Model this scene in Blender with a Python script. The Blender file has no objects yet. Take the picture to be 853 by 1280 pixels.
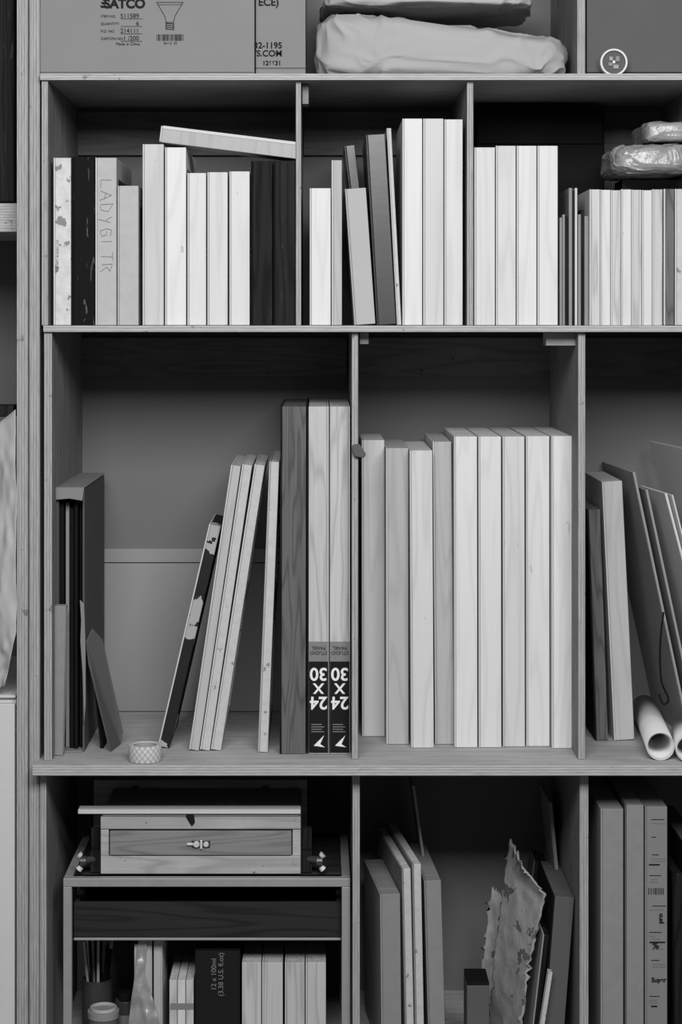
import bpy, math, random
from mathutils import Vector, Matrix, noise
random.seed(7)
S=0.00175; D=4.4; VX=400.0; HY=405.0; CZ=1.68
def K(y): return (D+y)/D
def PX(px,y): return (px-VX)*S*K(y)
def PZ(py,y): return CZ-(py-HY)*S*K(y)
def P(px,py,y): return Vector((PX(px,y),y,PZ(py,y)))
scene=bpy.context.scene
scene.view_settings.view_transform='Standard'
scene.view_settings.look='None'
coll=scene.collection

# ---------------------------------------------------------------- materials
def newmat(name,rough=0.7,spec=0.3):
    m=bpy.data.materials.new(name); m.use_nodes=True
    nt=m.node_tree; b=nt.nodes['Principled BSDF']
    b.inputs['Roughness'].default_value=rough
    b.inputs['Specular IOR Level'].default_value=spec
    return m,nt,b
def coords(nt,scale,rand=True):
    tc=nt.nodes.new('ShaderNodeTexCoord'); src=tc.outputs['Object']
    if rand:
        oi=nt.nodes.new('ShaderNodeObjectInfo')
        mu=nt.nodes.new('ShaderNodeMath'); mu.operation='MULTIPLY'; mu.inputs[1].default_value=37.0
        nt.links.new(oi.outputs['Random'],mu.inputs[0])
        ad=nt.nodes.new('ShaderNodeVectorMath'); ad.operation='ADD'
        nt.links.new(src,ad.inputs[0]); nt.links.new(mu.outputs[0],ad.inputs[1]); src=ad.outputs[0]
    mp=nt.nodes.new('ShaderNodeMapping'); mp.inputs['Scale'].default_value=scale
    nt.links.new(src,mp.inputs['Vector']); return mp.outputs['Vector']
def math_(nt,op,a,b=None,c=None):
    n=nt.nodes.new('ShaderNodeMath'); n.operation=op
    for i,v in enumerate((a,b,c)):
        if v is None: continue
        if isinstance(v,(int,float)): n.inputs[i].default_value=v
        else: nt.links.new(v,n.inputs[i])
    return n.outputs[0]
def noise_(nt,vec,scale,detail=4,rough=.55,dist=0):
    n=nt.nodes.new('ShaderNodeTexNoise'); n.inputs['Scale'].default_value=scale
    n.inputs['Detail'].default_value=detail; n.inputs['Roughness'].default_value=rough
    n.inputs['Distortion'].default_value=dist
    nt.links.new(vec,n.inputs['Vector']); return n.outputs['Fac']
def finish(nt,b,val,bump=None,bstr=.2,bdist=.001):
    cm=nt.nodes.new('ShaderNodeCombineColor')
    v=math_(nt,'MAXIMUM',val,0.003)
    for i in range(3): nt.links.new(v,cm.inputs[i])
    nt.links.new(cm.outputs[0],b.inputs['Base Color'])
    if bump is not None:
        bp=nt.nodes.new('ShaderNodeBump'); bp.inputs['Strength'].default_value=bstr
        bp.inputs['Distance'].default_value=bdist
        nt.links.new(bump,bp.inputs['Height']); nt.links.new(bp.outputs[0],b.inputs['Normal'])
def wood(name,base,con=.12,axis='z',rough=.7,ring=30,var=.14,dirt=0.0,lo_=14,scr=0,spec=.2,fine=2.0,knots=0):
    m,nt,b=newmat(name,rough,spec)
    l2=lo_*.085
    lo={'x':(l2,lo_,lo_),'z':(lo_,lo_,l2),'y':(lo_,l2,lo_)}[axis]
    fi={'x':(5,300,300),'z':(300,300,5),'y':(300,5,300)}[axis]
    n1=noise_(nt,coords(nt,lo),1.0,2,.4)
    s=math_(nt,'SINE',math_(nt,'MULTIPLY',n1,ring))
    s=math_(nt,'POWER',math_(nt,'ABSOLUTE',s),8.0)
    n2=noise_(nt,coords(nt,fi),1.0,3)
    nb=noise_(nt,coords(nt,{'x':(1,12,12),'z':(12,12,1),'y':(12,1,12)}[axis]),1.0,2)
    oi=nt.nodes.new('ShaderNodeObjectInfo')
    r=math_(nt,'MULTIPLY_ADD',oi.outputs['Random'],var,1-var/2)
    g=math_(nt,'MULTIPLY_ADD',s,-con*1.3,1.0)
    g2=math_(nt,'MULTIPLY_ADD',n2,-con*fine,1+con*fine/2)
    g3=math_(nt,'MULTIPLY_ADD',nb,-con*1.4,1+con*.7)
    v=math_(nt,'MULTIPLY',math_(nt,'MULTIPLY',math_(nt,'MULTIPLY',math_(nt,'MULTIPLY',g,g2),g3),base),r)
    if knots:
        n8=noise_(nt,coords(nt,{'z':(60,60,28)}.get(axis,(60,60,60))),1.0,2,.5)
        t8=math_(nt,'GREATER_THAN',n8,.755)
        v=math_(nt,'MULTIPLY',v,math_(nt,'MULTIPLY_ADD',t8,-knots,1))
    if dirt>0:
        n3=noise_(nt,coords(nt,(1,1,1)),26,6,.65)
        t=math_(nt,'GREATER_THAN',n3,.655)
        v=math_(nt,'MULTIPLY',v,math_(nt,'MULTIPLY_ADD',t,-dirt*1.5,1))
        n6=noise_(nt,coords(nt,(1,1,1)),60,3,.6)
        t6=math_(nt,'GREATER_THAN',n6,.72)
        v=math_(nt,'MULTIPLY',v,math_(nt,'MULTIPLY_ADD',t6,-.7,1))
        n4=noise_(nt,coords(nt,(1,1,1)),5,4,.6)
        v=math_(nt,'MULTIPLY',v,math_(nt,'MULTIPLY_ADD',n4,-.7,1.35))
    if scr:
        n7=noise_(nt,coords(nt,(90,90,5)),1.0,4,.7,1.5)
        t7=math_(nt,'GREATER_THAN',n7,.66)
        v=math_(nt,'ADD',v,math_(nt,'MULTIPLY',t7,scr))
    finish(nt,b,v,n2,.12); return m
def mottled(name,base,con=.3,scale=30,rough=.75,thr=None,dark=.05,stretch=(1,1,1),spec=.2,bump=.15,bd=.001,dist=0):
    m,nt,b=newmat(name,rough,spec)
    n=noise_(nt,coords(nt,stretch),scale,6,.6)
    v=math_(nt,'MULTIPLY',math_(nt,'MULTIPLY_ADD',n,con*2,1-con),base)
    if thr is not None:
        n2=noise_(nt,coords(nt,stretch),scale*.6,5,.6,dist)
        t=math_(nt,'GREATER_THAN',n2,thr)
        v=math_(nt,'ADD',math_(nt,'MULTIPLY',v,math_(nt,'SUBTRACT',1,t)),math_(nt,'MULTIPLY',t,dark))
    finish(nt,b,v,n,bump,bd); return m
def ply(name,base,axis,per=.0062):
    m,nt,b=newmat(name,.8,.15)
    tc=nt.nodes.new('ShaderNodeTexCoord'); sx=nt.nodes.new('ShaderNodeSeparateXYZ')
    nt.links.new(tc.outputs['Object'],sx.inputs[0])
    n=noise_(nt,coords(nt,(1,1,1),False),6,3)
    c=math_(nt,'MULTIPLY_ADD',n,.003,sx.outputs[2 if axis=='Z' else 0])
    s=math_(nt,'SINE',math_(nt,'MULTIPLY',c,2*math.pi/per))
    f=noise_(nt,coords(nt,(8,8,200) if axis=='Z' else (200,8,8),False),3,4)
    v=math_(nt,'MULTIPLY_ADD',s,.17,.92)
    v=math_(nt,'MULTIPLY',v,math_(nt,'MULTIPLY_ADD',f,1.1,.45))
    n5=noise_(nt,coords(nt,(1,1,1),False),30,5,.7)
    t=math_(nt,'GREATER_THAN',n5,.66)
    v=math_(nt,'MULTIPLY',v,math_(nt,'MULTIPLY_ADD',t,-.45,1))
    v=math_(nt,'MULTIPLY',v,base)
    finish(nt,b,v,s,.2); return m
M={}
M['maple']=wood('maple_panel_wood',.56,.06,knots=.25)
M['maple2']=wood('pale_birch_wood',.51,.075,ring=22,knots=.2)
M['maplegrey']=wood('grey_toned_wood',.38,.08,knots=.2)
M['pine']=wood('pine_bar_wood',.43,.17,ring=24,lo_=22)
M['greywood']=wood('weathered_grey_wood',.11,.3,ring=40,lo_=20,scr=.04)
M['darkwood']=wood('dark_stained_wood',.014,.4,ring=40,scr=.028,spec=.08)
M['black']=mottled('black_paint',.007,.4,20,.8,spec=.08)
M['scratch']=mottled('scratched_black_paint',.007,.3,30,.8,.62,.075,(2.2,2.2,.25),spec=.08,dist=2.5)
M['blackedge']=mottled('black_spattered_edge',.012,.3,14,.7,.56,.32,(1,1,1))
M['whitepaint']=mottled('worn_white_primer',.50,.35,50,.8,.60,.20)
M['greypaint']=mottled('grey_gesso',.37,.14,40,.8)
M['greygesso']=mottled('dull_grey_edge',.21,.14,40,.8)
M['greysmooth']=mottled('grey_smooth_cloth',.36,.06,12,.8)
M['gesso']=mottled('primed_canvas_face',.50,.06,60,.9)
M['edgecanvas']=mottled('primed_canvas_edge',.44,.2,70,.9,.66,.2)
M['darkwrap']=mottled('dark_glossy_wrap',.035,.35,10,.3,spec=.5,bump=.4)
M['card']=mottled('cardboard',.19,.07,14,.85)
M['carddark']=mottled('cardboard_dark',.085,.10,14,.85)
M['cardlight']=mottled('cardboard_pale',.27,.1,20,.85)
M['ink']=mottled('printed_ink',.010,.1,10,.7,spec=.1)
M['pencil']=mottled('pencil_line',.16,.1,10,.7)
M['white']=mottled('white_print',.70,.03,10,.6)
M['labelgrey']=mottled('label_grey_band',.18,.05,10,.5)
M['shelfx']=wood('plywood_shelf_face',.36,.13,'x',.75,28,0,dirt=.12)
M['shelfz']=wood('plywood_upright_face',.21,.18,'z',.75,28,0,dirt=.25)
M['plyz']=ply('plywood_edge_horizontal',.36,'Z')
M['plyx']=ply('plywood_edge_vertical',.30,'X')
M['back']=mottled('back_panel_paint',.15,.06,3,.85)
M['back2']=mottled('back_panel_lower_paint',.26,.06,3,.85)
M['cleat']=wood('back_cleat_wood',.15,.16,'x',.8,30,0,dirt=.1)
M['cloth']=mottled('canvas_drop_cloth',.32,.08,8,.95,bump=.25,bd=.01)
M['cloth2']=mottled('folded_drop_cloth',.33,.12,14,.95,bump=.25,bd=.01)
M['paper']=mottled('white_paper',.56,.06,6,.8)
M['paper2']=mottled('grey_paper_board',.27,.08,6,.8)
M['plastic']=mottled('crinkled_plastic_wrap',.25,.4,26,.25,spec=.6,bump=.8,bd=.006)
M['metal']=mottled('brushed_metal_tube',.24,.14,40,.45,spec=.5)
M['brass']=mottled('worn_brass',.50,.1,30,.3,spec=.8)
M['steel']=mottled('dark_steel',.04,.1,30,.35,spec=.6)
M['easel']=wood('easel_beech_wood',.33,.16,'x',.6,30,.05,dirt=.1)
M['easeldk']=wood('easel_drawer_wood',.20,.2,'x',.6,34,.05)
M['dkbin']=wood('dark_bin_wood',.022,.3,'x',.7,30,.05,spec=.1)
M['floor']=wood('floor_boards',.14,.2,'x',.6,20,0)
M['wall']=mottled('wall_paint',.16,.04,2,.9)
M['torn']=mottled('torn_foam_board',.28,.45,26,.9,.60,.10,bump=.8,bd=.004)
def checker():
    m,nt,b=newmat('checked_tape',.6)
    tc=nt.nodes.new('ShaderNodeTexCoord'); sx=nt.nodes.new('ShaderNodeSeparateXYZ')
    nt.links.new(tc.outputs['Object'],sx.inputs[0])
    an=math_(nt,'ARCTAN2',sx.outputs[1],sx.outputs[0])
    a=math_(nt,'SIGN',math_(nt,'SINE',math_(nt,'MULTIPLY',an,18)))
    z=math_(nt,'SIGN',math_(nt,'SINE',math_(nt,'MULTIPLY',sx.outputs[2],2*math.pi/.015)))
    v=math_(nt,'MULTIPLY_ADD',math_(nt,'MULTIPLY',a,z),.08,.42)
    finish(nt,b,v); return m
M['check']=checker()

# ---------------------------------------------------------------- mesh helper
class MB:
    def __init__(s): s.v=[];s.f=[];s.m=[];s.mats=[]
    def mi(s,k):
        if k not in s.mats: s.mats.append(k)
        return s.mats.index(k)
    def poly(s,vs,fs,k):
        o=len(s.v); s.v+= [tuple(v) for v in vs]
        for f in fs: s.f.append([i+o for i in f]); s.m.append(s.mi(k))
    def box(s,x0,x1,y0,y1,z0,z1,k,front=None):
        vs=[(x0,y0,z0),(x1,y0,z0),(x1,y1,z0),(x0,y1,z0),(x0,y0,z1),(x1,y0,z1),(x1,y1,z1),(x0,y1,z1)]
        fs=[(0,3,2,1),(4,5,6,7),(0,1,5,4),(1,2,6,5),(2,3,7,6),(3,0,4,7)]
        o=len(s.v); s.v+=vs
        for i,f in enumerate(fs):
            s.f.append([j+o for j in f]); s.m.append(s.mi(front if (front and i==2) else k))
    def prism(s,pts,y0,y1,k):
        n=len(pts)
        vs=[(x,y0,z) for x,z in pts]+[(x,y1,z) for x,z in pts]
        fs=[tuple(range(n)),tuple(range(2*n-1,n-1,-1))]+[(i,i+n,(i+1)%n+n,(i+1)%n) for i in range(n)]
        s.poly(vs,fs,k)
    def cyl(s,a,b,r,k,n=24,r2=None,cap=True):
        a=Vector(a);b=Vector(b);r2=r if r2 is None else r2
        d=(b-a).normalized(); u=d.orthogonal().normalized(); w=d.cross(u)
        vs=[a+(u*math.cos(t)+w*math.sin(t))*r for t in [2*math.pi*i/n for i in range(n)]]
        vs+=[b+(u*math.cos(t)+w*math.sin(t))*r2 for t in [2*math.pi*i/n for i in range(n)]]
        fs=[(i,(i+1)%n,(i+1)%n+n,i+n) for i in range(n)]
        if cap: fs+=[tuple(range(n-1,-1,-1)),tuple(range(n,2*n))]
        s.poly(vs,fs,k)
    def tube(s,a,b,ro,ri,k,kin=None,n=32):
        a=Vector(a);b=Vector(b); d=(b-a).normalized(); u=d.orthogonal().normalized(); w=d.cross(u)
        vs=[]
        for c,r in ((a,ro),(b,ro),(b,ri),(a,ri)):
            vs+=[c+(u*math.cos(2*math.pi*i/n)+w*math.sin(2*math.pi*i/n))*r for i in range(n)]
        fs=[];fi=[]
        for q in range(4):
            for i in range(n):
                f=(q*n+i,q*n+(i+1)%n,((q+1)%4)*n+(i+1)%n,((q+1)%4)*n+i)
                (fi if q==2 else fs).append(f)
        o=len(s.v); s.v+=[tuple(v) for v in vs]
        for f in fs: s.f.append([i+o for i in f]); s.m.append(s.mi(k))
        for f in fi: s.f.append([i+o for i in f]); s.m.append(s.mi(kin or k))
    def build(s,name,bevel=0,smooth=False,loc=(0,0,0),rot=(0,0,0),seg=2):
        me=bpy.data.meshes.new(name); me.from_pydata(s.v,[],s.f); 
        for k in s.mats: me.materials.append(M[k])
        me.polygons.foreach_set('material_index',s.m)
        if smooth: me.polygons.foreach_set('use_smooth',[True]*len(me.polygons))
        me.update(); ob=bpy.data.objects.new(name,me); coll.objects.link(ob)
        ob.location=loc; ob.rotation_euler=rot
        if bevel:
            md=ob.modifiers.new('bevel','BEVEL'); md.width=bevel; md.segments=seg; md.limit_method='ANGLE'
        return ob
def empty(name,loc=(0,0,0)):
    e=bpy.data.objects.new(name,None); e.location=loc; e.empty_display_size=.05; coll.objects.link(e); return e
def par(c,p):
    bpy.context.view_layer.update()
    c.parent=p; c.matrix_parent_inverse=p.matrix_world.inverted()
def text(body,px,py,y,hpx,mat,parent,rot=0,align='CENTER',name='print',bold=0):
    cu=bpy.data.curves.new(name,'FONT'); cu.body=body; cu.size=hpx*S*K(y)/.70
    cu.align_x=align; cu.align_y='CENTER'; cu.extrude=.0001; cu.offset=bold
    ob=bpy.data.objects.new(name,cu); coll.objects.link(ob); cu.materials.append(M[mat])
    ob.location=P(px,py,y-.0008); ob.rotation_euler=(math.pi/2,rot,0)
    par(ob,parent); return ob
def line(b,ax,ay,bx,by,w=.7,y=.07,k='ink'):
    dx,dy=bx-ax,by-ay; l=math.hypot(dx,dy) or 1; nx,ny=-dy/l*w/2,dx/l*w/2
    pts=[(ax+nx,ay+ny),(bx+nx,by+ny),(bx-nx,by-ny),(ax-nx,ay-ny)]
    b.prism([(PX(p,y),PZ(q,y)) for p,q in pts],y-.0014,y-.0006,k)

Z1=PZ(92,.04); Z2=PZ(407,.04); Z3=PZ(957,0); ZF=.019
def y3(py): return D*(957-HY)/(py-HY)-D

def panel(name,bx,tx,ty,w,y,depth,side='maple',face='gesso',zs=Z3,fs='L',yaw=0,solid=False,bev=.0014,bar=None):
    xb=PX(bx,y); xt=PX(tx,y); zt=PZ(ty,y)
    th=math.atan2(xt-xb,zt-zs); wt=w*S*K(y)*math.cos(th)-.0013
    zbl=zs+.0004+(wt*math.sin(th) if th>0 else 0)
    L=(zt-zbl)/math.cos(th)
    b=MB(); ft=min(.0035,wt*.22)
    if fs=='L': fx0,fx1,bx0,bx1=0,ft,ft+.0004,wt
    else: fx0,fx1,bx0,bx1=wt-ft,wt,0,wt-ft-.0004
    b.box(fx0,fx1,0,depth,0,L,face)
    if solid or wt<.014: b.box(bx0,bx1,.0006,depth-.0006,.0006,L-.0006,side)
    else:
        q=bar or min(.045,depth*.2)
        b.box(bx0,bx1,.0004,q,.0004,L-.0004,side)
        b.box(bx0,bx1,depth-q,depth-.0004,.0004,L-.0004,side)
        b.box(bx0,bx1,q+.0003,depth-q-.0003,.0004,q,side)
        b.box(bx0,bx1,q+.0003,depth-q-.0003,L-q,L-.0004,side)
        if L>.5: b.box(bx0,bx1,q+.0003,depth-q-.0003,L/2-q/2,L/2+q/2,side)
    return b.build(name,bev,loc=(xb+.0006,y,zbl),rot=(0,th,yaw))

# ---------------------------------------------------------------- room
b=MB(); b.box(-3.5,3.5,-6,.75,-.05,0,'floor'); b.build('floor')
b=MB(); b.box(-3.5,3.5,.70,.80,0,3.2,'wall'); b.build('wall_back')

# ---------------------------------------------------------------- bookcase
bc=empty('bookcase',(0,.3,0))
YB=.62
def bpart(name,fn,bev=.001):
    b=MB(); fn(b); o=b.build(name,bev); par(o,bc); return o
ZT=2.70
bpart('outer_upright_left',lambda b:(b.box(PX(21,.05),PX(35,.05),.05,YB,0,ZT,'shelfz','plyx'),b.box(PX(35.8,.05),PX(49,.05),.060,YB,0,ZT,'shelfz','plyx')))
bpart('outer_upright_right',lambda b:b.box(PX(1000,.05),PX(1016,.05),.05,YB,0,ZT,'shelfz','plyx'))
bpart('shelf_top',lambda b:b.box(PX(50,.04),PX(999,.04),.04,YB,PZ(100,.04),Z1,'shelfx','plyz'))
bpart('shelf_middle',lambda b:b.box(PX(54,.04),PX(999,.04),.04,YB,PZ(415,.04),Z2,'shelfx','plyz'))
bpart('shelf_lower',lambda b:b.box(PX(40,0),PX(1000,0),0,YB,PZ(970,0),Z3,'shelfx','plyz'),.002)
bpart('shelf_bottom',lambda b:b.box(PX(50,.05),PX(999,.05),.05,YB,0.001,.018,'shelfx','plyz'))
bpart('cabinet_top',lambda b:b.box(PX(50,.05),PX(999,.05),.05,YB,ZT-.02,ZT,'shelfx','plyz'))
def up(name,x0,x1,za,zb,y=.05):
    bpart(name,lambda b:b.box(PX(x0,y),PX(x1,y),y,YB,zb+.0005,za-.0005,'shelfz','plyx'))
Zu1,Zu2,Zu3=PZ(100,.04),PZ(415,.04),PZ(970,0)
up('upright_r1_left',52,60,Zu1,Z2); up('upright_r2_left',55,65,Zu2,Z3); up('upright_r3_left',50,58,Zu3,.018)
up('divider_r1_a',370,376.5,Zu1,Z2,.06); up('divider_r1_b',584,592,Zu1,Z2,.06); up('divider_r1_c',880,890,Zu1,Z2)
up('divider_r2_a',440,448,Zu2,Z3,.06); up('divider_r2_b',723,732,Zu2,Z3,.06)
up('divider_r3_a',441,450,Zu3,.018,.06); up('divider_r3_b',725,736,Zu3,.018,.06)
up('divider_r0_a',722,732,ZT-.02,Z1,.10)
bpart('back_panel',lambda b:b.box(PX(50,.05),PX(1000,.05),YB,YB+.012,.018,ZT-.02,'back'),0)
def cl(name,x0,x1,y0,y1,t=.02,mat='cleat'):
    y=YB-t
    bpart(name,lambda b:b.box(PX(x0,y),PX(x1,y),y,YB-.0003,PZ(y1,y),PZ(y0,y),mat))
for i,(a,c) in enumerate(((88,372),(380,583),(590,860))):
    cl('cleat_r1_%d'%i,a,c,139.5,194,.02)
for i,(a,c) in enumerate(((86,434),(441,694),(703,900))):
    cl('cleat_r2_%d'%i,a,c,422,470,.02)
cl('lower_back_board',98,434,704,889,.012,'back2')
cl('back_rail',98,434,686,703,.016,'back2')
for i,(a,c) in enumerate(((450,461),(683,720))):
    bpart('bracket_%d'%i,lambda b:b.box(PX(a,.1),PX(c,.1),.1,.16,PZ(432 if i else 430,.1),PZ(415.2,.1)-.0005,'shelfx'))
bpart('bracket_2',lambda b:b.box(PX(378,.1),PX(386,.1),.1,.16,PZ(130,.1),Zu1-.0005,'shelfz'))

# ---------------------------------------------------------------- row 1
Y1=.065
def r1(x0,x1,top,side='maple',face='gesso',name='wood_painting_panel',dep=.36,y=Y1,lean=0,fs='L',**k):
    return panel(name,x0,x0+lean,top,x1-x0,y,dep,side,face,Z2,fs,**k)
o=r1(66.5,89,197,'whitepaint','gesso','stretched_canvas')
text('THE ART BOARD CO',72,320,Y1,3,'pencil',o,rot=-math.pi/2,name='edge_print')
r1(89.5,118.5,196,'scratch','black','stretched_canvas')
o=r1(119,146,197,'greypaint','gesso','stretched_canvas')
GL={'L':[[(0,1),(0,0),(.6,0)]],'A':[[(0,0),(.35,1),(.7,0)],[(.15,.4),(.55,.4)]],'D':[[(0,0),(0,1),(.6,.6),(.5,.1),(0,0)]],'Y':[[(0,1),(.3,.5)],[(.6,1),(.2,-.2)]],
'G':[[(.6,.9),(.2,1),(0,.5),(.2,0),(.6,.1),(.6,.45),(.35,.45)]],'I':[[(.2,0),(.2,1)]],'T':[[(0,1),(.7,1)],[(.35,1),(.35,0)]],'R':[[(0,0),(0,1),(.5,.8),(.1,.45),(.6,0)]],'S':[[(.6,.9),(.1,1),(0,.65),(.5,.4),(.4,0),(0,.1)]],'E':[[(.6,1),(0,1),(0,0),(.6,0)],[(0,.5),(.45,.5)]]}
b=MB(); cy=226
for ch in 'LADYGITR':
    for st in GL[ch]:
        q=[(126+v*14+random.uniform(-1.5,1.5),cy+u*15+random.uniform(-1.5,1.5)) for u,v in st]
        for i in range(len(q)-1): line(b,*q[i],*q[i+1],.5,Y1,'pencil')
    cy+=12+random.uniform(2,4)
s_=b.build('pencil_writing'); par(s_,o)
r1(146.5,173.5,232,'greypaint','greypaint','stretched_canvas')
r1(178,205,180,'maple2'); r1(206,233,184,'maple'); r1(234,258,216,'maple'); r1(259,285,215,'maple2'); r1(286.5,312.5,214,'maple')
r1(313.5,341,201,'darkwood','black','stretched_canvas'); r1(341.5,369.5,200.5,'darkwood','black','stretched_canvas')
b=MB(); Lp=math.hypot(171,21)*S*K(Y1); tp=21*S*K(Y1)
b.box(0,Lp,0,.10,0,tp*.80,'maplegrey'); b.box(0,Lp,.002,.098,tp*.80+.0003,tp,'gesso')
b.box(-.0035,-.0003,.001,.099,.001,tp-.001,'gesso')
b.build('wood_plank',.0012,loc=P(201,177.6,Y1),rot=(0,math.atan2(21,171),0))
r1(387,414,235,'maple'); r1(414.5,428,200,'maplegrey','gesso')
r1(443,470,236,'greysmooth','greysmooth','stretched_canvas',lean=-12,solid=True)
r1(471,496,168,'darkwrap','darkwrap','wrapped_canvas',lean=-14,solid=True)
panel('wrapped_canvas',456,430,182,14,.2,.3,'darkwrap','darkwrap',Z2,'L')
r1(496.3,502.5,160,'edgecanvas','gesso','thin_board',lean=-13)
r1(503,528.5,148,'maple'); r1(529,555,148,'maple2'); r1(555.5,579,149,'maple2')
r1(593,619.5,184,'maple'); r1(620,645.5,182,'maple2'); r1(646,671.5,182,'maple'); r1(672,698,182,'maple')
b=MB()
for (x0,x1,t,k) in ((700,703,272,'greygesso'),(703.6,706.5,268,'greygesso'),(707,710.5,270,'darkwood'),(711.5,715.5,235,'greygesso'),(716,718.5,238,'darkwood'),(719,722,235,'pine'),(723,726.5,268,'greygesso'),(727,730.5,262,'darkwood'),(731,736,270,'greygesso')):
    b.box(PX(x0,.08),PX(x1,.08),.08,.30,Z2+.0004,PZ(t,.08),k)
b.build('thin_wood_panel_stack',.0006)
b=MB()
xs=[737.5,751,764,777,790,803,816,829]
for i in range(7):
    x0,x1=PX(xs[i],Y1),PX(xs[i+1]-.6,Y1); z1=PZ(236.5+(i%3)*.5,Y1)
    b.box(x0,x0+.003,Y1,.28,Z2+.0004,z1,'gesso'); b.box(x0+.0035,x1,Y1+.0005,.28,Z2+.0004,z1-.0006,'maple2' if i%2 else 'pine')
b.build('wood_panel_stack',.0008)
r1(830,843.5,236,'greywood','gesso',dep=.22); r1(844,862,236,'edgecanvas','gesso','stretched_canvas',dep=.22)
r1(863,878,240,'maple',dep=.22)
b=MB(); b.box(PX(596,.46),PX(756,.46),.46,.54,Z2+.0005,PZ(133,.46),'black'); b.box(PX(598,.455),PX(754,.455),.452,.4595,PZ(180,.455),PZ(140,.455),'black')
b.build('black_portfolio_case',.003)
b=MB(); zt=PZ(216,.12)-.001
b.box(PX(778,.32),PX(868,.32),.32,.44,Z2+.0005,zt,'black'); b.box(PX(778,.32),PX(868,.32),.317,.3198,zt-.03,zt,'carddark')
b.build('storage_carton',.003)

def blob(name,x0,x1,z0,zl,zr,y0,y1,k,seed,wr=.008,ex=.45,ez=.8,fq=1.0,nu=260,nv=120,am=(.9,.45,.0),pw=1.6):
    cx,cy=(x0+x1)/2,(y0+y1)/2; rx,ry=(x1-x0)/2,(y1-y0)/2
    def sp(v,e): return math.copysign(abs(v)**e,v)
    vs=[];fs=[]
    for j in range(nv+1):
        ph=-math.pi/2+math.pi*j/nv
        for i in range(nu):
            t=2*math.pi*i/nu
            c_=sp(math.cos(ph),ez*.7)
            ux=c_*sp(math.cos(t),ex); uy=c_*sp(math.sin(t),ex); uz=sp(math.sin(ph),ez)
            f=(ux+1)/2; g=f*f*(3-2*f); top=zl*(1-g)+zr*g; hz=(top-z0)/2
            p=Vector((cx+rx*ux,cy+ry*uy,z0+hz+hz*uz))
            d=noise.noise(p*7*fq+Vector((seed,seed*2,0)))*wr*1.3
            w_=Vector((noise.noise(p*8*fq+Vector((seed,0,0))),0,noise.noise(p*8*fq+Vector((0,seed,0)))))*1.6
            for (fx,fz),a in zip(((8,24),(22,16),(40,70)),am):
                if not a: continue
                q2=Vector((p.x*fx*fq,p.y*12,p.z*fz*fq))+w_+Vector((seed,fx,0))
                v=1-abs(noise.noise(q2))*2.2
                d+=(v**pw if v>0 else 0)*wr*a
            dirv=Vector((ux,uy,uz)).normalized()
            p+=dirv*(d-wr*.5)
            p.z=max(p.z,z0)
            vs.append(p)
    for j in range(nv):
        for i in range(nu):
            fs.append((j*nu+i,j*nu+(i+1)%nu,(j+1)*nu+(i+1)%nu,(j+1)*nu+i))
    b=MB(); b.poly(vs,fs,k); return b.build(name,0,True)
blob('plastic_wrapped_package',PX(770,.12),PX(868,.12),zt+.001,PZ(180,.12),PZ(177,.12),.12,.42,'plastic',1.5,.005,.35,.5,2.0,am=(.9,.5,.25),pw=3)
zz=PZ(177,.12)+.003
blob('plastic_wrapped_package',PX(808,.14),PX(872,.14),zz,PZ(151,.14),PZ(151,.14),.14,.38,'plastic',5.5,.003,.25,.35,2.0,am=(.9,.5,.25),pw=3)

# ---------------------------------------------------------------- row 2
def r2(bx,tx,ty,w,by,dep=.42,side='maple',face='gesso',name='wood_painting_panel',**k):
    return panel(name,bx,tx,ty,w,y3(by),dep,side,face,Z3,**k)
yb=y3(941)
x0,x1,zt=PX(71,yb),PX(105,yb),PZ(612,yb); yd=yb+.43; t=.004
b=MB()
b.box(x0,x0+t,yb,yd,Z3+.0005,zt,'carddark'); b.box(x1-t,x1,yb+.01,yd,Z3+.0005,zt,'carddark')
b.box(x0+t,x1-t,yd-t,yd,Z3+.0005,zt,'card'); b.box(x0+t,x1-t,yb,yd-t,Z3+.0005,Z3+t,'card')
b.prism([(x0-.003,zt+.0004),(x1-.004,zt+.0004),(x1+.002,zt+.004),(x1+.001,zt+.006),(x0-.003,zt+.006)],yb-.012,yd+.002,'card'); b.prism([(x0-.003,zt-.022),(x0+.03,zt-.019),(x1-.002,zt-.024),(x1+.002,zt+.0055),(x0-.003,zt+.0055)],yb-.0155,yb-.0125,'card')
iw=(x1-x0-2*t)/5
for i in range(5):
    b.box(x0+t+iw*i+.001,x0+t+iw*(i+1)-.0015,yb+.02+.008*((i*2)%3),yd-.03,Z3+.005,zt-.02-.012*(i%3),'greygesso' if i==1 else 'black')
b.prism([(x1+.0005,PZ(905,yb)),(x1+.004,PZ(880,yb)),(x1+.0035,PZ(800,yb)),(x1+.0005,PZ(755,yb)),(x1-.009,PZ(750,yb)),(x1-.006,PZ(775,yb)),(x1-.008,PZ(800,yb)),(x1-.003,PZ(840,yb))],yb-.004,yb+.006,'card')
b.build('cardboard_box_of_frames',.001)
panel('cardboard_sheet',60,64,757,19,y3(945),.03,'greygesso','cardlight',Z3,'L')
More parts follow.
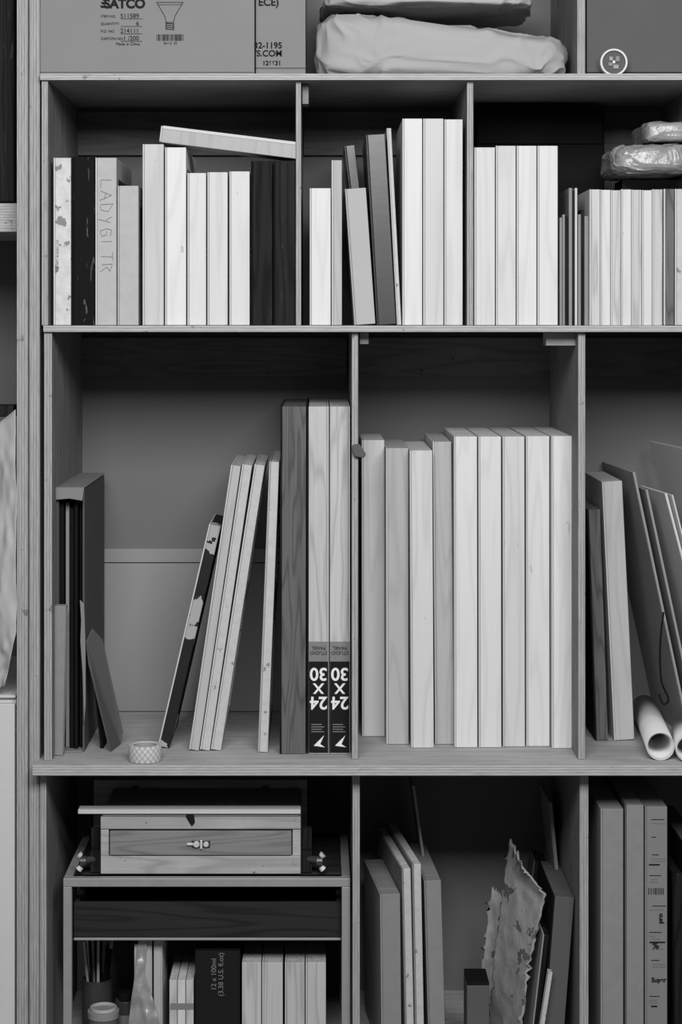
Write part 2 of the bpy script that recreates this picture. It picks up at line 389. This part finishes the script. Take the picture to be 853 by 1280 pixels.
# torn flap: pointed sheet leaning against the box
b=MB()
vs=[(PX(139,.14),.14,Z3+.001),(PX(150,.2),.22,Z3+.001),(PX(153,.2),.22,Z3+.03),(PX(128,.17),.18,PZ(800,.18)),(PX(117,.16),.155,PZ(786,.16)),(PX(109,.14),.14,PZ(802,.14)),(PX(112,.14),.14,PZ(830,.14))]
n=len(vs); vv=vs+[(x-.003,y+.001,z) for x,y,z in vs]
b.poly(vv,[tuple(range(n)),tuple(range(2*n-1,n-1,-1))]+[(i,i+n,(i+1)%n+n,(i+1)%n) for i in range(n)],'carddark'); b.build('cardboard_sheet')
panel('cardboard_sheet',125,113,815,5,y3(936),.10,'black','black',Z3,'R')
r2(197,262,655,16,936,.25,'blackedge','gesso','stretched_canvas',fs='L')
r2(236,289,581,13.2,939,.35,'maplegrey','gesso','thin_canvas_panel',fs='L')
r2(249.6,303,580,13.2,939,.35,'edgecanvas','gesso','thin_canvas_panel')
r2(263.2,318.5,580,13.6,939,.35,'edgecanvas','gesso','thin_canvas_panel')
r2(322,336.5,577,13.2,941,.40,'edgecanvas','greypaint','thin_canvas_panel')
r2(349.5,350.3,508,33,943,.46,'greywood','darkwood','stretched_canvas')
b=MB(); yy=y3(943); b.box(PX(383.6,yy),PX(385,yy),yy+.004,yy+.46,Z3+.0005,PZ(506,yy),'black'); b.build('thin_black_strip')  # thin black strip drawing the line between the grey canvas and its neighbour
for x in (385.6,412.2):
    o=r2(x,x,508,26,943,.46,'pine','gesso','stretched_canvas',fs='R')
    xa,xc=PX(x+.6,yy),PX(x+25,yy); cx=x+12.8
    b=MB()
    b.box(xa,xc,yy-.0006,yy-.0001,PZ(941,yy),PZ(827,yy),'ink'); b.box(xa,xc,yy-.0006,yy-.0001,PZ(826.8,yy),PZ(802,yy),'labelgrey')
    b.prism([(PX(cx-6,yy),PZ(932,yy)),(PX(cx+7,yy),PZ(919,yy)),(PX(cx+2,yy),PZ(930,yy)),(PX(cx+8,yy),PZ(934,yy))],yy-.0012,yy-.0007,'white')
    for j in range(4): b.box(PX(cx-9,yy),PX(cx+4+3*(j%2),yy),yy-.001,yy-.0007,PZ(906+j*3,yy),PZ(905+j*3,yy),'labelgrey')
    lb=b.build('size_label'); par(lb,o)
    text('30',cx,842,yy-.0008,15.5,'white',o,rot=math.pi,name='print_30',bold=.0008)
    text('X',cx,860,yy-.0008,12.5,'white',o,rot=math.pi,name='print_x',bold=.0008)
    text('24',cx,878,yy-.0008,15.5,'white',o,rot=math.pi,name='print_24',bold=.0008)
    text('STUDIO\nPANEL',cx,813,yy-.0008,4.2,'ink',o,rot=math.pi,name='print_small')
r2(452.5,452,550,29,921,.28,'maple2'); r2(483,482.5,560,28.5,931,.36,'maplegrey')
r2(514,512,563,29,935.5,.36,'maple2'); r2(544,541,552,24,931,.36,'maplegrey')
r2(568,567.5,545.5,29.5,935,.40,'maple'); r2(598.5,598,545.5,29,935,.40,'maple'); r2(629,628.3,545.5,28,934,.40,'maple2')
r2(658,657.5,545,30,933.5,.40,'maple'); r2(690,689.5,545,28.5,936,.40,'maple')
r2(744,734,637,17,926,.3,'greywood','darkwood','stretched_canvas')
r2(768,752.5,602,26,926,.30,'maplegrey','gesso','stretched_canvas')
panel('grey_mount_board',862,790,590,4,.25,.36,'paper2','paper2',Z3,'L',yaw=.06)
panel('paper_sheet_bundle',912,829,616,4,.24,.22,'paper','paper',Z3,'L',solid=True,yaw=.10)
panel('paper_sheet_bundle',917,837,618,3,.23,.22,'paper','paper',Z3,'L',solid=True,yaw=.13)
panel('grey_mount_board',874,806,612,4,.26,.34,'paper2','paper2',Z3,'L',yaw=.06)
panel('white_foam_board',950,852,560,5,.26,.3,'paper2','paper',Z3,'L',yaw=.10)
def roll(name,pa,pb,ya,yb_,r):
    b=MB(); a=Vector((PX(pa,ya),ya,Z3+r+.0005)); c=Vector((PX(pb,yb_),yb_,Z3+r+.0005))
    b.tube(a,c,r,r-.0015,'paper'); b.tube(a+(c-a)*.01,c,r-.0025,r-.004,'paper')
    b.build(name,0,True)
roll('rolled_paper_tube',826,806,.05,.50,.031)
roll('rolled_paper_tube',862,856,.03,.22,.030)
cu=bpy.data.curves.new('string','CURVE'); cu.dimensions='3D'; cu.bevel_depth=.0022; sp_=cu.splines.new('BEZIER')
pts=[(830,765,.20),(826,800,.19),(827,850,.18),(832,880,.18),(824,868,.18)]
sp_.bezier_points.add(len(pts)-1)
for q,p in zip(sp_.bezier_points,pts): q.co=P(*p); q.handle_left_type=q.handle_right_type='AUTO'
cu.materials.append(M['black']); so=bpy.data.objects.new('black_cord',cu); coll.objects.link(so)
r=21*S*K(.02); b=MB()
b.tube((0,0,0),(0,0,.036),r,r*.72,'check','paper'); b.tube((0,0,.001),(0,0,.035),r*.70,r*.64,'cardlight')
b.build('tape_roll',.0008,True,loc=(PX(182,.06),.05,Z3+.0008))
b=MB(); yy=.046
b.prism([(PX(441,yy),PZ(556,yy)),(PX(450,yy),PZ(555,yy)),(PX(458,yy),PZ(568,yy)),(PX(455,yy),PZ(573,yy)),(PX(444,yy),PZ(571,yy)),(PX(440,yy),PZ(564,yy))],.046,.0595,'carddark'); b.build('folded_rag',.003)

# ---------------------------------------------------------------- top shelf
yt=.07
b=MB(); x0,x1=PX(50,yt),PX(318,yt); zb=Z1+.0005; zt=zb+.30
b.box(x0,x1,yt,.46,zb,zt,'card')
b.box(x0,x1,yt,.262,zt+.0005,zt+.004,'card'); b.box(x0,x1,.265,.46,zt+.0005,zt+.004,'card')
b.box(x0+.001,x1-.001,yt-.0008,yt-.0002,zb+.005,zb+.007,'carddark')
box1=b.build('cardboard_shipping_box',.004)
text('SATCO',156,5,yt-.001,11,'ink',box1,name='logo_print',bold=.0012)
b=MB()
for j in range(3): b.prism([(PX(127+j*1.2,yt),PZ(10-j*4.4,yt)),(PX(135+j*1.2,yt),PZ(10-j*4.4,yt)),(PX(133+j*1.2,yt),PZ(7-j*4.4,yt)),(PX(125+j*1.2,yt),PZ(7-j*4.4,yt))],yt-.0014,yt-.0006,'ink')
s_=b.build('logo_mark'); par(s_,box1)
for i,(l,v) in enumerate((('ITEM NO.','511589'),('QUANTITY','6'),('P.O. NO.','214111'),('CARTON NO.','1 /200'))):
    text(l,126,20.5+9.3*i,yt-.001,3.2,'ink',box1,align='LEFT',name='label_text')
    text(v,174,20+9.3*i,yt-.001,5.5,'ink',box1,align='RIGHT',name='label_value')
    b=MB(); b.box(PX(151,yt),PX(178,yt),yt-.0014,yt-.0006,PZ(24+9.3*i,yt),PZ(23.5+9.3*i,yt),'ink'); s_=b.build('label_rule'); par(s_,box1)
text('Made in China',160,55,yt-.001,3.6,'ink',box1,name='label_text')
b=MB()
L=[(196,3),(229,3),(226,8),(219,20),(217,28),(208,28),(206,20),(199,8),(196,3)]
for i in range(len(L)-1): line(b,*L[i],*L[i+1])
line(b,197,6,228,6,.5); line(b,208,28,208,37); line(b,217,28,217,37)
for i in range(4): line(b,207,29+2.4*i,218,30+2.4*i,.9)
rx=196
random.seed(3)
while rx<230:
    w=random.choice((.6,.6,1.2)); b.box(PX(rx,yt),PX(rx+w,yt),yt-.0014,yt-.0006,PZ(51,yt),PZ(43,yt),'ink'); rx+=w+random.choice((.6,.9,1.3))
s_=b.build('bulb_drawing'); par(s_,box1)
text('S6112  S3',213,54,yt-.001,3,'ink',box1,name='label_text')
y2=.10; b=MB(); b.box(PX(320,y2),PX(382,y2),y2,.5,zb,zb+.28,'card'); b.box(PX(320,y2),PX(382,y2),y2-.001,y2-.0002,PZ(86,y2),PZ(84.5,y2),'carddark')
b.box(PX(320,y2),PX(382,y2),y2,.5,zb+.2805,zb+.284,'carddark')
box2=b.build('cardboard_shipping_box',.003)
text('ECE)',336,3,y2-.001,9,'ink',box2,name='box_print',bold=.0005)
text('32-1195',353,57,y2-.001,7.5,'ink',box2,align='RIGHT',name='box_print',bold=.0004)
text('TS.COM',353,67,y2-.001,7.5,'ink',box2,align='RIGHT',name='box_print',bold=.0004)
text('126631',340,79,y2-.001,5.5,'ink',box2,align='CENTER',name='box_print',bold=.0004)
y4=.12; b=MB(); b.box(PX(734,y4),PX(930,y4),y4,.5,zb,zb+.26,'carddark'); b.box(PX(734,y4),PX(930,y4),y4,.5,zb+.2605,zb+.264,'card')
b.box(PX(734,y4),PX(930,y4),y4-.0012,y4-.0002,zb+.011,zb+.013,'ink')
b.build('storage_carton',.003)
yr=.085; c=P(768,76,yr); rr=17*S*K(yr); c.z=Z1+rr+.0008
b=MB(); b.tube(c+Vector((0,0,0)),c+Vector((0,.02,0)),rr,rr*.86,'paper','paper'); b.cyl(c+Vector((0,.006,0)),c+Vector((0,.012,0)),rr*.855,'carddark')
for i,(dx,dz,w,h,k) in enumerate(((-.012,-.008,.010,.008,'labelgrey'),(-.001,-.014,.012,.009,'paper2'),(.004,.002,.009,.012,'labelgrey'),(-.010,.004,.008,.009,'paper2'),(-.002,-.002,.005,.006,'white'))):
    b.box(c.x+dx,c.x+dx+w,c.y+.003,c.y+.0059,c.z+dz,c.z+dz+h,k)
b.build('ribbon_spool',.0005)
yc=.10
blob('drop_cloth_bundle',PX(396,yc),PX(712,yc),Z1+.001,PZ(9,yc),PZ(42,yc),yc,.50,'cloth',3.1,.008,.34,.42)
blob('folded_drop_cloth',PX(403,yc),PX(672,yc),PZ(8,yc)+.006,PZ(-14,yc),PZ(-8,yc),.112,.48,'cloth2',9.3,.008,.35,.4,1.3)
blob('folded_drop_cloth',PX(410,yc),PX(680,yc),PZ(-12,yc)+.014,PZ(-40,yc),PZ(-34,yc),.125,.48,'cloth2',4.3,.008,.35,.5,1.3)

# ---------------------------------------------------------------- left neighbour things
b=MB(); b.box(PX(-90,.1),PX(20,.1),.12,.6,PZ(290,.12),PZ(254,.12),'shelfx','plyz'); b.build('wall_shelf',.002)
b=MB(); zq=PZ(254,.12)+.001; b.box(PX(-85,.16),PX(19,.16),.16,.58,zq,zq+.55,'black'); b.box(PX(-84,.16),PX(18,.16),.152,.1595,zq+.004,zq+.54,'darkwood'); b.box(PX(-80,.16),PX(14,.16),.17,.56,zq+.5505,zq+.556,'black'); b.build('black_storage_case',.003)
b=MB(); yv=.08
b.box(PX(-110,yv),PX(20.5,yv),yv,.6,.06,PZ(872,yv),'gesso'); b.box(PX(-112,yv),PX(20.5,yv),yv-.01,.6,PZ(872,yv)+.0005,PZ(868,yv),'gesso')
b.box(PX(-108,yv),PX(20,yv),yv-.018,yv-.0005,.08,PZ(878,yv),'gesso'); b.box(PX(-100,yv),PX(-92,yv),yv-.04,yv-.0185,.8,.95,'steel')
b.box(PX(-105,yv),PX(16,yv),.12,.58,.001,.06,'black')
b.build('white_cabinet',.002)
def sheet(name,rows,k,amp=.006,seed=0,n=24,thick=.0015,rag=0,m=10):
    vs=[];fs=[]; R=[]
    for a in range(len(rows)-1):
        for q in range(m):
            t=q/m; R.append((rows[a][0].lerp(rows[a+1][0],t),rows[a][1].lerp(rows[a+1][1],t)))
    R.append(rows[-1])
    for j,(l,r_) in enumerate(R):
        for i in range(n+1):
            p=l.lerp(r_,i/n); 
            if rag and i in(0,n): p.x+=noise.noise(Vector((j*.9,seed,i)))*rag; 
            if rag and j==0: p.z+=noise.noise(Vector((i*.9,seed,5)))*rag*2
            a_=amp*min(1,(j+1)/6)
            p.y+=(noise.noise(Vector((p.x*22,seed,p.z*9)))+.5*noise.noise(Vector((p.x*60,seed,p.z*40))))*a_; vs.append(p)
    for j in range(len(R)-1):
        for i in range(n): o=j*(n+1)+i; fs.append((o,o+n+1,o+n+2,o+1))
    b=MB(); b.poly(vs,fs,k); o=b.build(name,0,True)
    md=o.modifiers.new('thick','SOLIDIFY'); md.thickness=thick; return o
sheet('hanging_paper_bag',[(P(-40,560,.1),P(19,512,.04)),(P(-45,700,.1),P(20,640,.04)),(P(-45,820,.09),P(20,790,.04)),(P(-20,866,.06),P(4,862,.05))],'greysmooth',.02,2,n=40,m=14)
b=MB(); b.box(PX(-30,.1),PX(20,.1),.06,.14,PZ(520,.1),PZ(506,.1),'darkwood'); b.build('hanging_rail',.002)

# ---------------------------------------------------------------- bottom row
yf=.09; rk=empty('metal_cart',(PX(258,yf),.3,0))
def rp(name,*boxes,bev=.0015):
    b=MB()
    for q in boxes: b.box(*q)
    o=b.build(name,bev); par(o,rk); return o
xl,xr=PX(79,yf),PX(438,yf); tk=.019; zr=PZ(1098,yf); yk=.52
rp('top_frame',(xl,xr,yf,yf+tk,zr-tk,zr,'metal'),(xl,xr,yk-tk,yk,zr-tk,zr,'metal'),(xl,xl+tk,yf+tk+.0002,yk-tk-.0002,zr-tk,zr,'metal'),(xr-tk,xr,yf+tk+.0002,yk-tk-.0002,zr-tk,zr,'metal'))
for i,(x,y) in enumerate(((xl,yf),(xr-tk,yf),(xl,yk-tk),(xr-tk,yk-tk))): rp('leg_%d'%i,(x,x+tk,y,y+tk,ZF,zr-tk-.0003,'metal'))
zbn=PZ(1128,yf+.03); zbb=PZ(1172,yf+.03)
rp('tray',(xl+tk+.001,xr-tk-.001,yf+.03,yf+.042,zbb,zbn,'dkbin'),(xl+tk+.001,xl+tk+.012,yf+.0425,yk-.03,zbb,zbn,'dkbin'),(xr-tk-.012,xr-tk-.001,yf+.0425,yk-.03,zbb,zbn,'dkbin'),(xl+tk+.013,xr-tk-.013,yf+.0425,yk-.03,zbb,zbb+.006,'dkbin'),(xl+tk+.001,xr-tk-.001,yk-.0295,yk-.021,zbb,zbn,'dkbin'))
rp('tray_rail',(xl+tk+.001,xr-tk-.001,yf+.028,yf+.043,zbb-.006,zbb-.0004,'metal'))
rp('top_board',(xl+tk+.0005,xr-tk-.0005,yf+tk+.03,yk-tk-.001,zr-.006,zr-.0005,'dkbin'))
ye=.125; eb=empty('sketch_box_easel',(PX(250,ye),.25,0))
def ep(name,fn,bev=.001):
    b=MB(); fn(b); o=b.build(name,bev); par(o,eb); return o
zbt=zr+.0006
X=lambda p:PX(p,ye)
Zp=lambda p:PZ(p,ye)
ep('body',lambda b:(b.box(X(126),X(376),ye,ye+.008,zbt,Zp(1070),'easel'),b.box(X(126),X(136),ye,ye+.25,Zp(1070)+.0003,Zp(1037),'easel'),b.box(X(366),X(376),ye,ye+.25,Zp(1070)+.0003,Zp(1037),'easel'),
   b.box(X(126),X(376),ye+.0085,ye+.25,zbt,Zp(1070),'easel'),b.box(X(136.5),X(365.5),ye+.02,ye+.25,Zp(1070)+.0005,Zp(1037),'easeldk')))
ep('drawer',lambda b:(b.box(X(137.5),X(364.5),ye-.004,ye+.012,Zp(1068.5),Zp(1038.5),'easeldk')),.002)
ep('lid',lambda b:(b.box(X(126),X(376),ye-.002,ye+.25,Zp(1036),Zp(1021),'easel'),b.box(X(128),X(374),ye+.001,ye+.248,Zp(1020.6),Zp(1017),'easeldk'),b.box(X(98),X(376),ye-.006,ye+.03,Zp(1016.6),Zp(1011),'gesso')))
def clasp(b):
    b.box(X(240),X(263),ye-.0065,ye-.0045,Zp(1059),Zp(1049),'steel'); b.cyl((X(246),ye-.012,Zp(1054)),(X(246),ye-.0066,Zp(1054)),.007,'brass'); b.cyl((X(258),ye-.012,Zp(1054)),(X(258),ye-.0066,Zp(1054)),.006,'brass')
    b.box(X(234),X(242),ye-.010,ye-.0066,Zp(1055.5),Zp(1052.5),'brass'); b.box(X(250.5),X(253.5),ye-.010,ye-.0066,Zp(1060),Zp(1049),'brass')
ep('clasp',clasp)
def legs(b):
    for s in (0,1):
        xa,xb_=(X(112),X(125.5)) if s==0 else (X(376.5),X(390))
        b.box(xa,xb_,ye+.01,ye+.22,zbt,Zp(1066),'darkwood'); b.box(xa,xb_,ye+.03,ye+.05,Zp(1066)+.0004,Zp(1040),'darkwood')
        xc=X(104) if s==0 else X(399)
        b.cyl((xc,ye,Zp(1076)),((xa+xb_)/2,ye+.02,Zp(1076)),.008,'steel'); b.cyl((xc-.006,ye-.002,Zp(1076)),(xc+.008,ye-.002,Zp(1076)),.011,'steel')
        for dz in(-6,7): b.cyl((xc-(0.004 if s==0 else -.004),ye-.004,Zp(1076+dz)),(xc+(-.01 if s==0 else .01),ye-.004,Zp(1076+dz*1.5)),.006,'brass',r2=.008)
ep('side_hardware',legs,.0008)
def rear(b):
    q=.38
    b.box(PX(117,q),PX(384,q),q,q+.05,zr+.0006,PZ(975,q),'easel','easel')
    b.box(PX(117,q),PX(384,q),q-.006,q-.0004,PZ(1013,q),PZ(1007,q),'gesso')
    for p in (170,332): b.cyl((PX(p,q),q-.004,PZ(986,q)),(PX(p,q),q-.0003,PZ(986,q)),.010,'steel')
    b.box(PX(220,q),PX(269,q),q-.012,q-.0065,PZ(1010,q),PZ(1004,q),'steel'); b.box(PX(232,q),PX(258,q),q-.014,q-.0065,PZ(1004,q)+.0002,PZ(999,q),'steel')
ep('rear_panel',rear)
b=MB(); b.prism([(X(232),Zp(1020)),(X(236),Zp(1016)),(X(243),Zp(1019)),(X(244),Zp(1028)),(X(240),Zp(1033)),(X(236),Zp(1027))][::-1],ye-.0028,ye-.0021,'ink'); s_=b.build('paint_spot'); par(s_,eb)
yi=.15
b=MB()
for i,(p,q_,t_) in enumerate(((168,176,1180),(180,188,1173),(192,201,1177))):
    b.box(PX(p,yi),PX(q_,yi),yi+.004*i,yi+.2,ZF,PZ(t_,yi),'greypaint'); b.box(PX(q_,yi)+.0004,PX(q_,yi)+.0025,yi+.004*i,yi+.2,ZF,PZ(t_,yi),'paper')
b.build('plastic_wrapped_canvas_boards',.002)
sheet('plastic_sleeve',[(P(173,1176,yi-.008),P(184,1174,yi-.006)),(P(170,1210,yi-.012),P(180,1215,yi-.012)),(P(164,1250,yi-.012),P(192,1250,yi-.012)),(P(158,1300,yi-.014),P(206,1300,yi-.014))],'plastic',.012,4,n=40,m=16)
b=MB()
for i in range(3): b.box(PX(212+10.3*i,yi),PX(221.4+10.3*i,yi),yi,yi+.18,ZF,PZ(1225,yi),'pine' if i!=1 else 'maple2')
b.box(PX(213,yi),PX(242,yi),yi-.0008,yi-.0002,PZ(1262,yi),PZ(1254,yi),'labelgrey')
b.build('small_wood_panel_stack',.001)
b=MB(); b.box(PX(244,yi),PX(300,yi),yi,yi+.2,ZF,PZ(1189,yi),'ink'); b.box(PX(244,yi),PX(300,yi),yi+.001,yi+.199,PZ(1189,yi)+.0003,PZ(1187,yi),'black')
bb=b.build('black_carton',.002)
text('12 x 100ml\n(3.38 U.S. fl.oz)',272,1218,yi-.0005,6.2,'labelgrey',bb,rot=-math.pi/2,name='carton_print')
for x0_,x1_ in ((302.5,327),(327.5,354),(356,381.5),(382,408)):
    panel('small_wood_panel',x0_,x0_,1203,x1_-x0_,yi,.24,'pine','maple2',ZF,'L',solid=True)
b=MB(); c=Vector((PX(127,yi),yi+.04,ZF)); b.cyl(c,c+Vector((0,0,.080)),.034,'carddark'); b.cyl(c+Vector((0,0,.0803)),c+Vector((0,0,.096)),.036,'greygesso'); b.tube(c+Vector((0,0,.0963)),c+Vector((0,0,.104)),.030,.027,'greypaint'); b.build('paint_jar',.001)
b=MB(); c=Vector((PX(112,yi),yi+.16,ZF)); b.tube(c,c+Vector((0,0,.13)),.036,.033,'steel'); b.cyl(c,c+Vector((0,0,.004)),.033,'steel')
for i in range(9):
    a=i*.7; d=Vector((math.cos(a)*.02,math.sin(a)*.02,.0)); t_=c+d*1.6+Vector((0,0,.20+.02*(i%4)))
    b.cyl(c+d*.6+Vector((0,0,.005)),t_,.0035,'pine' if i%2 else 'black',8); b.cyl(t_,t_+(t_-c).normalized()*.022,.005,'darkwood' if i%3 else 'gesso',8,r2=.001)
b.build('brush_pot',0)
b=MB(); c=Vector((PX(152,yi),yi+.10,ZF)); b.cyl(c,c+Vector((0,0,.10)),.024,'steel'); b.cyl(c+Vector((0,0,.1003)),c+Vector((0,0,.118)),.018,'black'); b.cyl(c+Vector((0,0,.02)),c+Vector((0,0,.07)),.0245,'labelgrey'); b.build('paint_bottle',.001)
def r3(bx,tx,ty,w,y,dep,side,face,name='stretched_canvas',yaw=0,fs='L',**k): return panel(name,bx,tx,ty,w,y,dep,side,face,ZF,fs,yaw,**k)
r3(477,475,1118,26,.16,.30,'greygesso','paper2',yaw=.10)
r3(507,502,1086,12,.17,.38,'edgecanvas','greygesso',yaw=.12)
r3(519.5,515,1080,12,.17,.38,'edgecanvas','greygesso',yaw=.12)
r3(536,530,1101,22,.19,.36,'greygesso','greygesso',yaw=.06)
r3(556,515,982,4,.40,.17,'paper2','paper2','thin_board',yaw=.02)
r3(712,686,1003,5,.36,.2,'greygesso','paper2','thin_board',yaw=.0)
sheet('torn_foam_board',[(P(637,1050,.34),P(652,1085,.22)),(P(628,1120,.33),P(681,1118,.18)),(P(618,1200,.32),P(662,1200,.17)),(P(610,1285,.32),P(650,1290,.16))],'torn',.014,6,rag=.016,thick=.004,n=40,m=16)
sheet('torn_foam_board',[(P(615,1110,.42),P(636,1125,.40)),(P(606,1180,.42),P(632,1190,.39)),(P(598,1250,.42),P(622,1250,.40)),(P(595,1265,.42),P(620,1268,.40))],'torn',.01,8,rag=.016,thick=.004,n=30,m=14)
r3(676,692,1120,27,.13,.3,'carddark','black')
r3(661,679,1168,9,.15,.15,'darkwood','paper2','thin_board')
r3(668,686,1215,6,.10,.025,'edgecanvas','paper','thin_board')
r3(640,668,1076,18,.44,.1,'darkwood','carddark')
b=MB(); b.box(PX(584,.14),PX(612,.14),.14,.24,ZF,PZ(1232,.14),'carddark'); b.box(PX(584,.14),PX(612,.14),.14,.24,PZ(1232,.14)+.0003,PZ(1228,.14),'black'); b.build('small_dark_box',.002)
r3(751,751,1011,29,.09,.48,'greygesso','paper2')
r3(781,781,1006,24.5,.10,.46,'greygesso','carddark')
o=r3(806.5,806.5,1008,28.5,.10,.46,'card','greygesso','paper_wrapped_canvas',solid=True)
b=MB(); random.seed(5)
for zy,rows in ((1024,2),(1046,1),(1068,4),(1094,3),(1132,2),(1165,6),(1200,3),(1245,4)):
    for q in range(rows):
        x=811+random.uniform(0,5); w=random.uniform(8,20) if rows>1 else 6
        b.box(PX(x,.1),PX(min(x+w,833),.1),.0992,.0997,PZ(zy+q*4+(1.6 if q%2 else .7),.1),PZ(zy+q*4,.1),'ink' if q%3==0 else 'labelgrey')
rx=811
while rx<832:
    b.box(PX(rx,.1),PX(rx+.9,.1),.0992,.0997,PZ(1118,.1),PZ(1110,.1),'ink'); rx+=random.choice((1.6,2.2,2.8))
s_=b.build('wrapping_print'); par(s_,o)
text('Super',824,1225,.099,5.5,'ink',o,name='wrapping_text',bold=.0004)
text('pro',826,1148,.099,6,'ink',o,name='wrapping_text',rot=-math.pi/2,bold=.0004)
text('%',820,1182,.099,9,'ink',o,name='wrapping_text',bold=.0004)
r3(842,840,1092,14,.16,.3,'darkwood','black')
r3(858,858,1060,24,.12,.4,'greywood','black')

# ---------------------------------------------------------------- light
def area(name,loc,tgt,sx,sy,e):
    l=bpy.data.lights.new(name,'AREA'); l.shape='RECTANGLE'; l.size=sx; l.size_y=sy; l.energy=e
    o=bpy.data.objects.new(name,l); coll.objects.link(o); o.location=loc
    o.rotation_euler=(Vector(tgt)-Vector(loc)).to_track_quat('-Z','Y').to_euler(); return o
area('ceiling_light',(.2,-3.3,3.05),(.1,.2,1.2),2.6,1.1,190)
w=bpy.data.worlds.new('room_ambient'); w.use_nodes=True; scene.world=w
w.node_tree.nodes['Background'].inputs[0].default_value=(.5,.5,.5,1); w.node_tree.nodes['Background'].inputs[1].default_value=.24

cam=bpy.data.cameras.new('camera'); co=bpy.data.objects.new('camera',cam); coll.objects.link(co)
co.location=(0,-D,CZ); co.rotation_euler=(math.pi/2,0,0)
cam.sensor_fit='AUTO'; cam.sensor_width=36; cam.lens=36*(D/S)/1280
cam.shift_x=(426.5-VX)/1280; cam.shift_y=-(640-HY)/1280
scene.camera=co
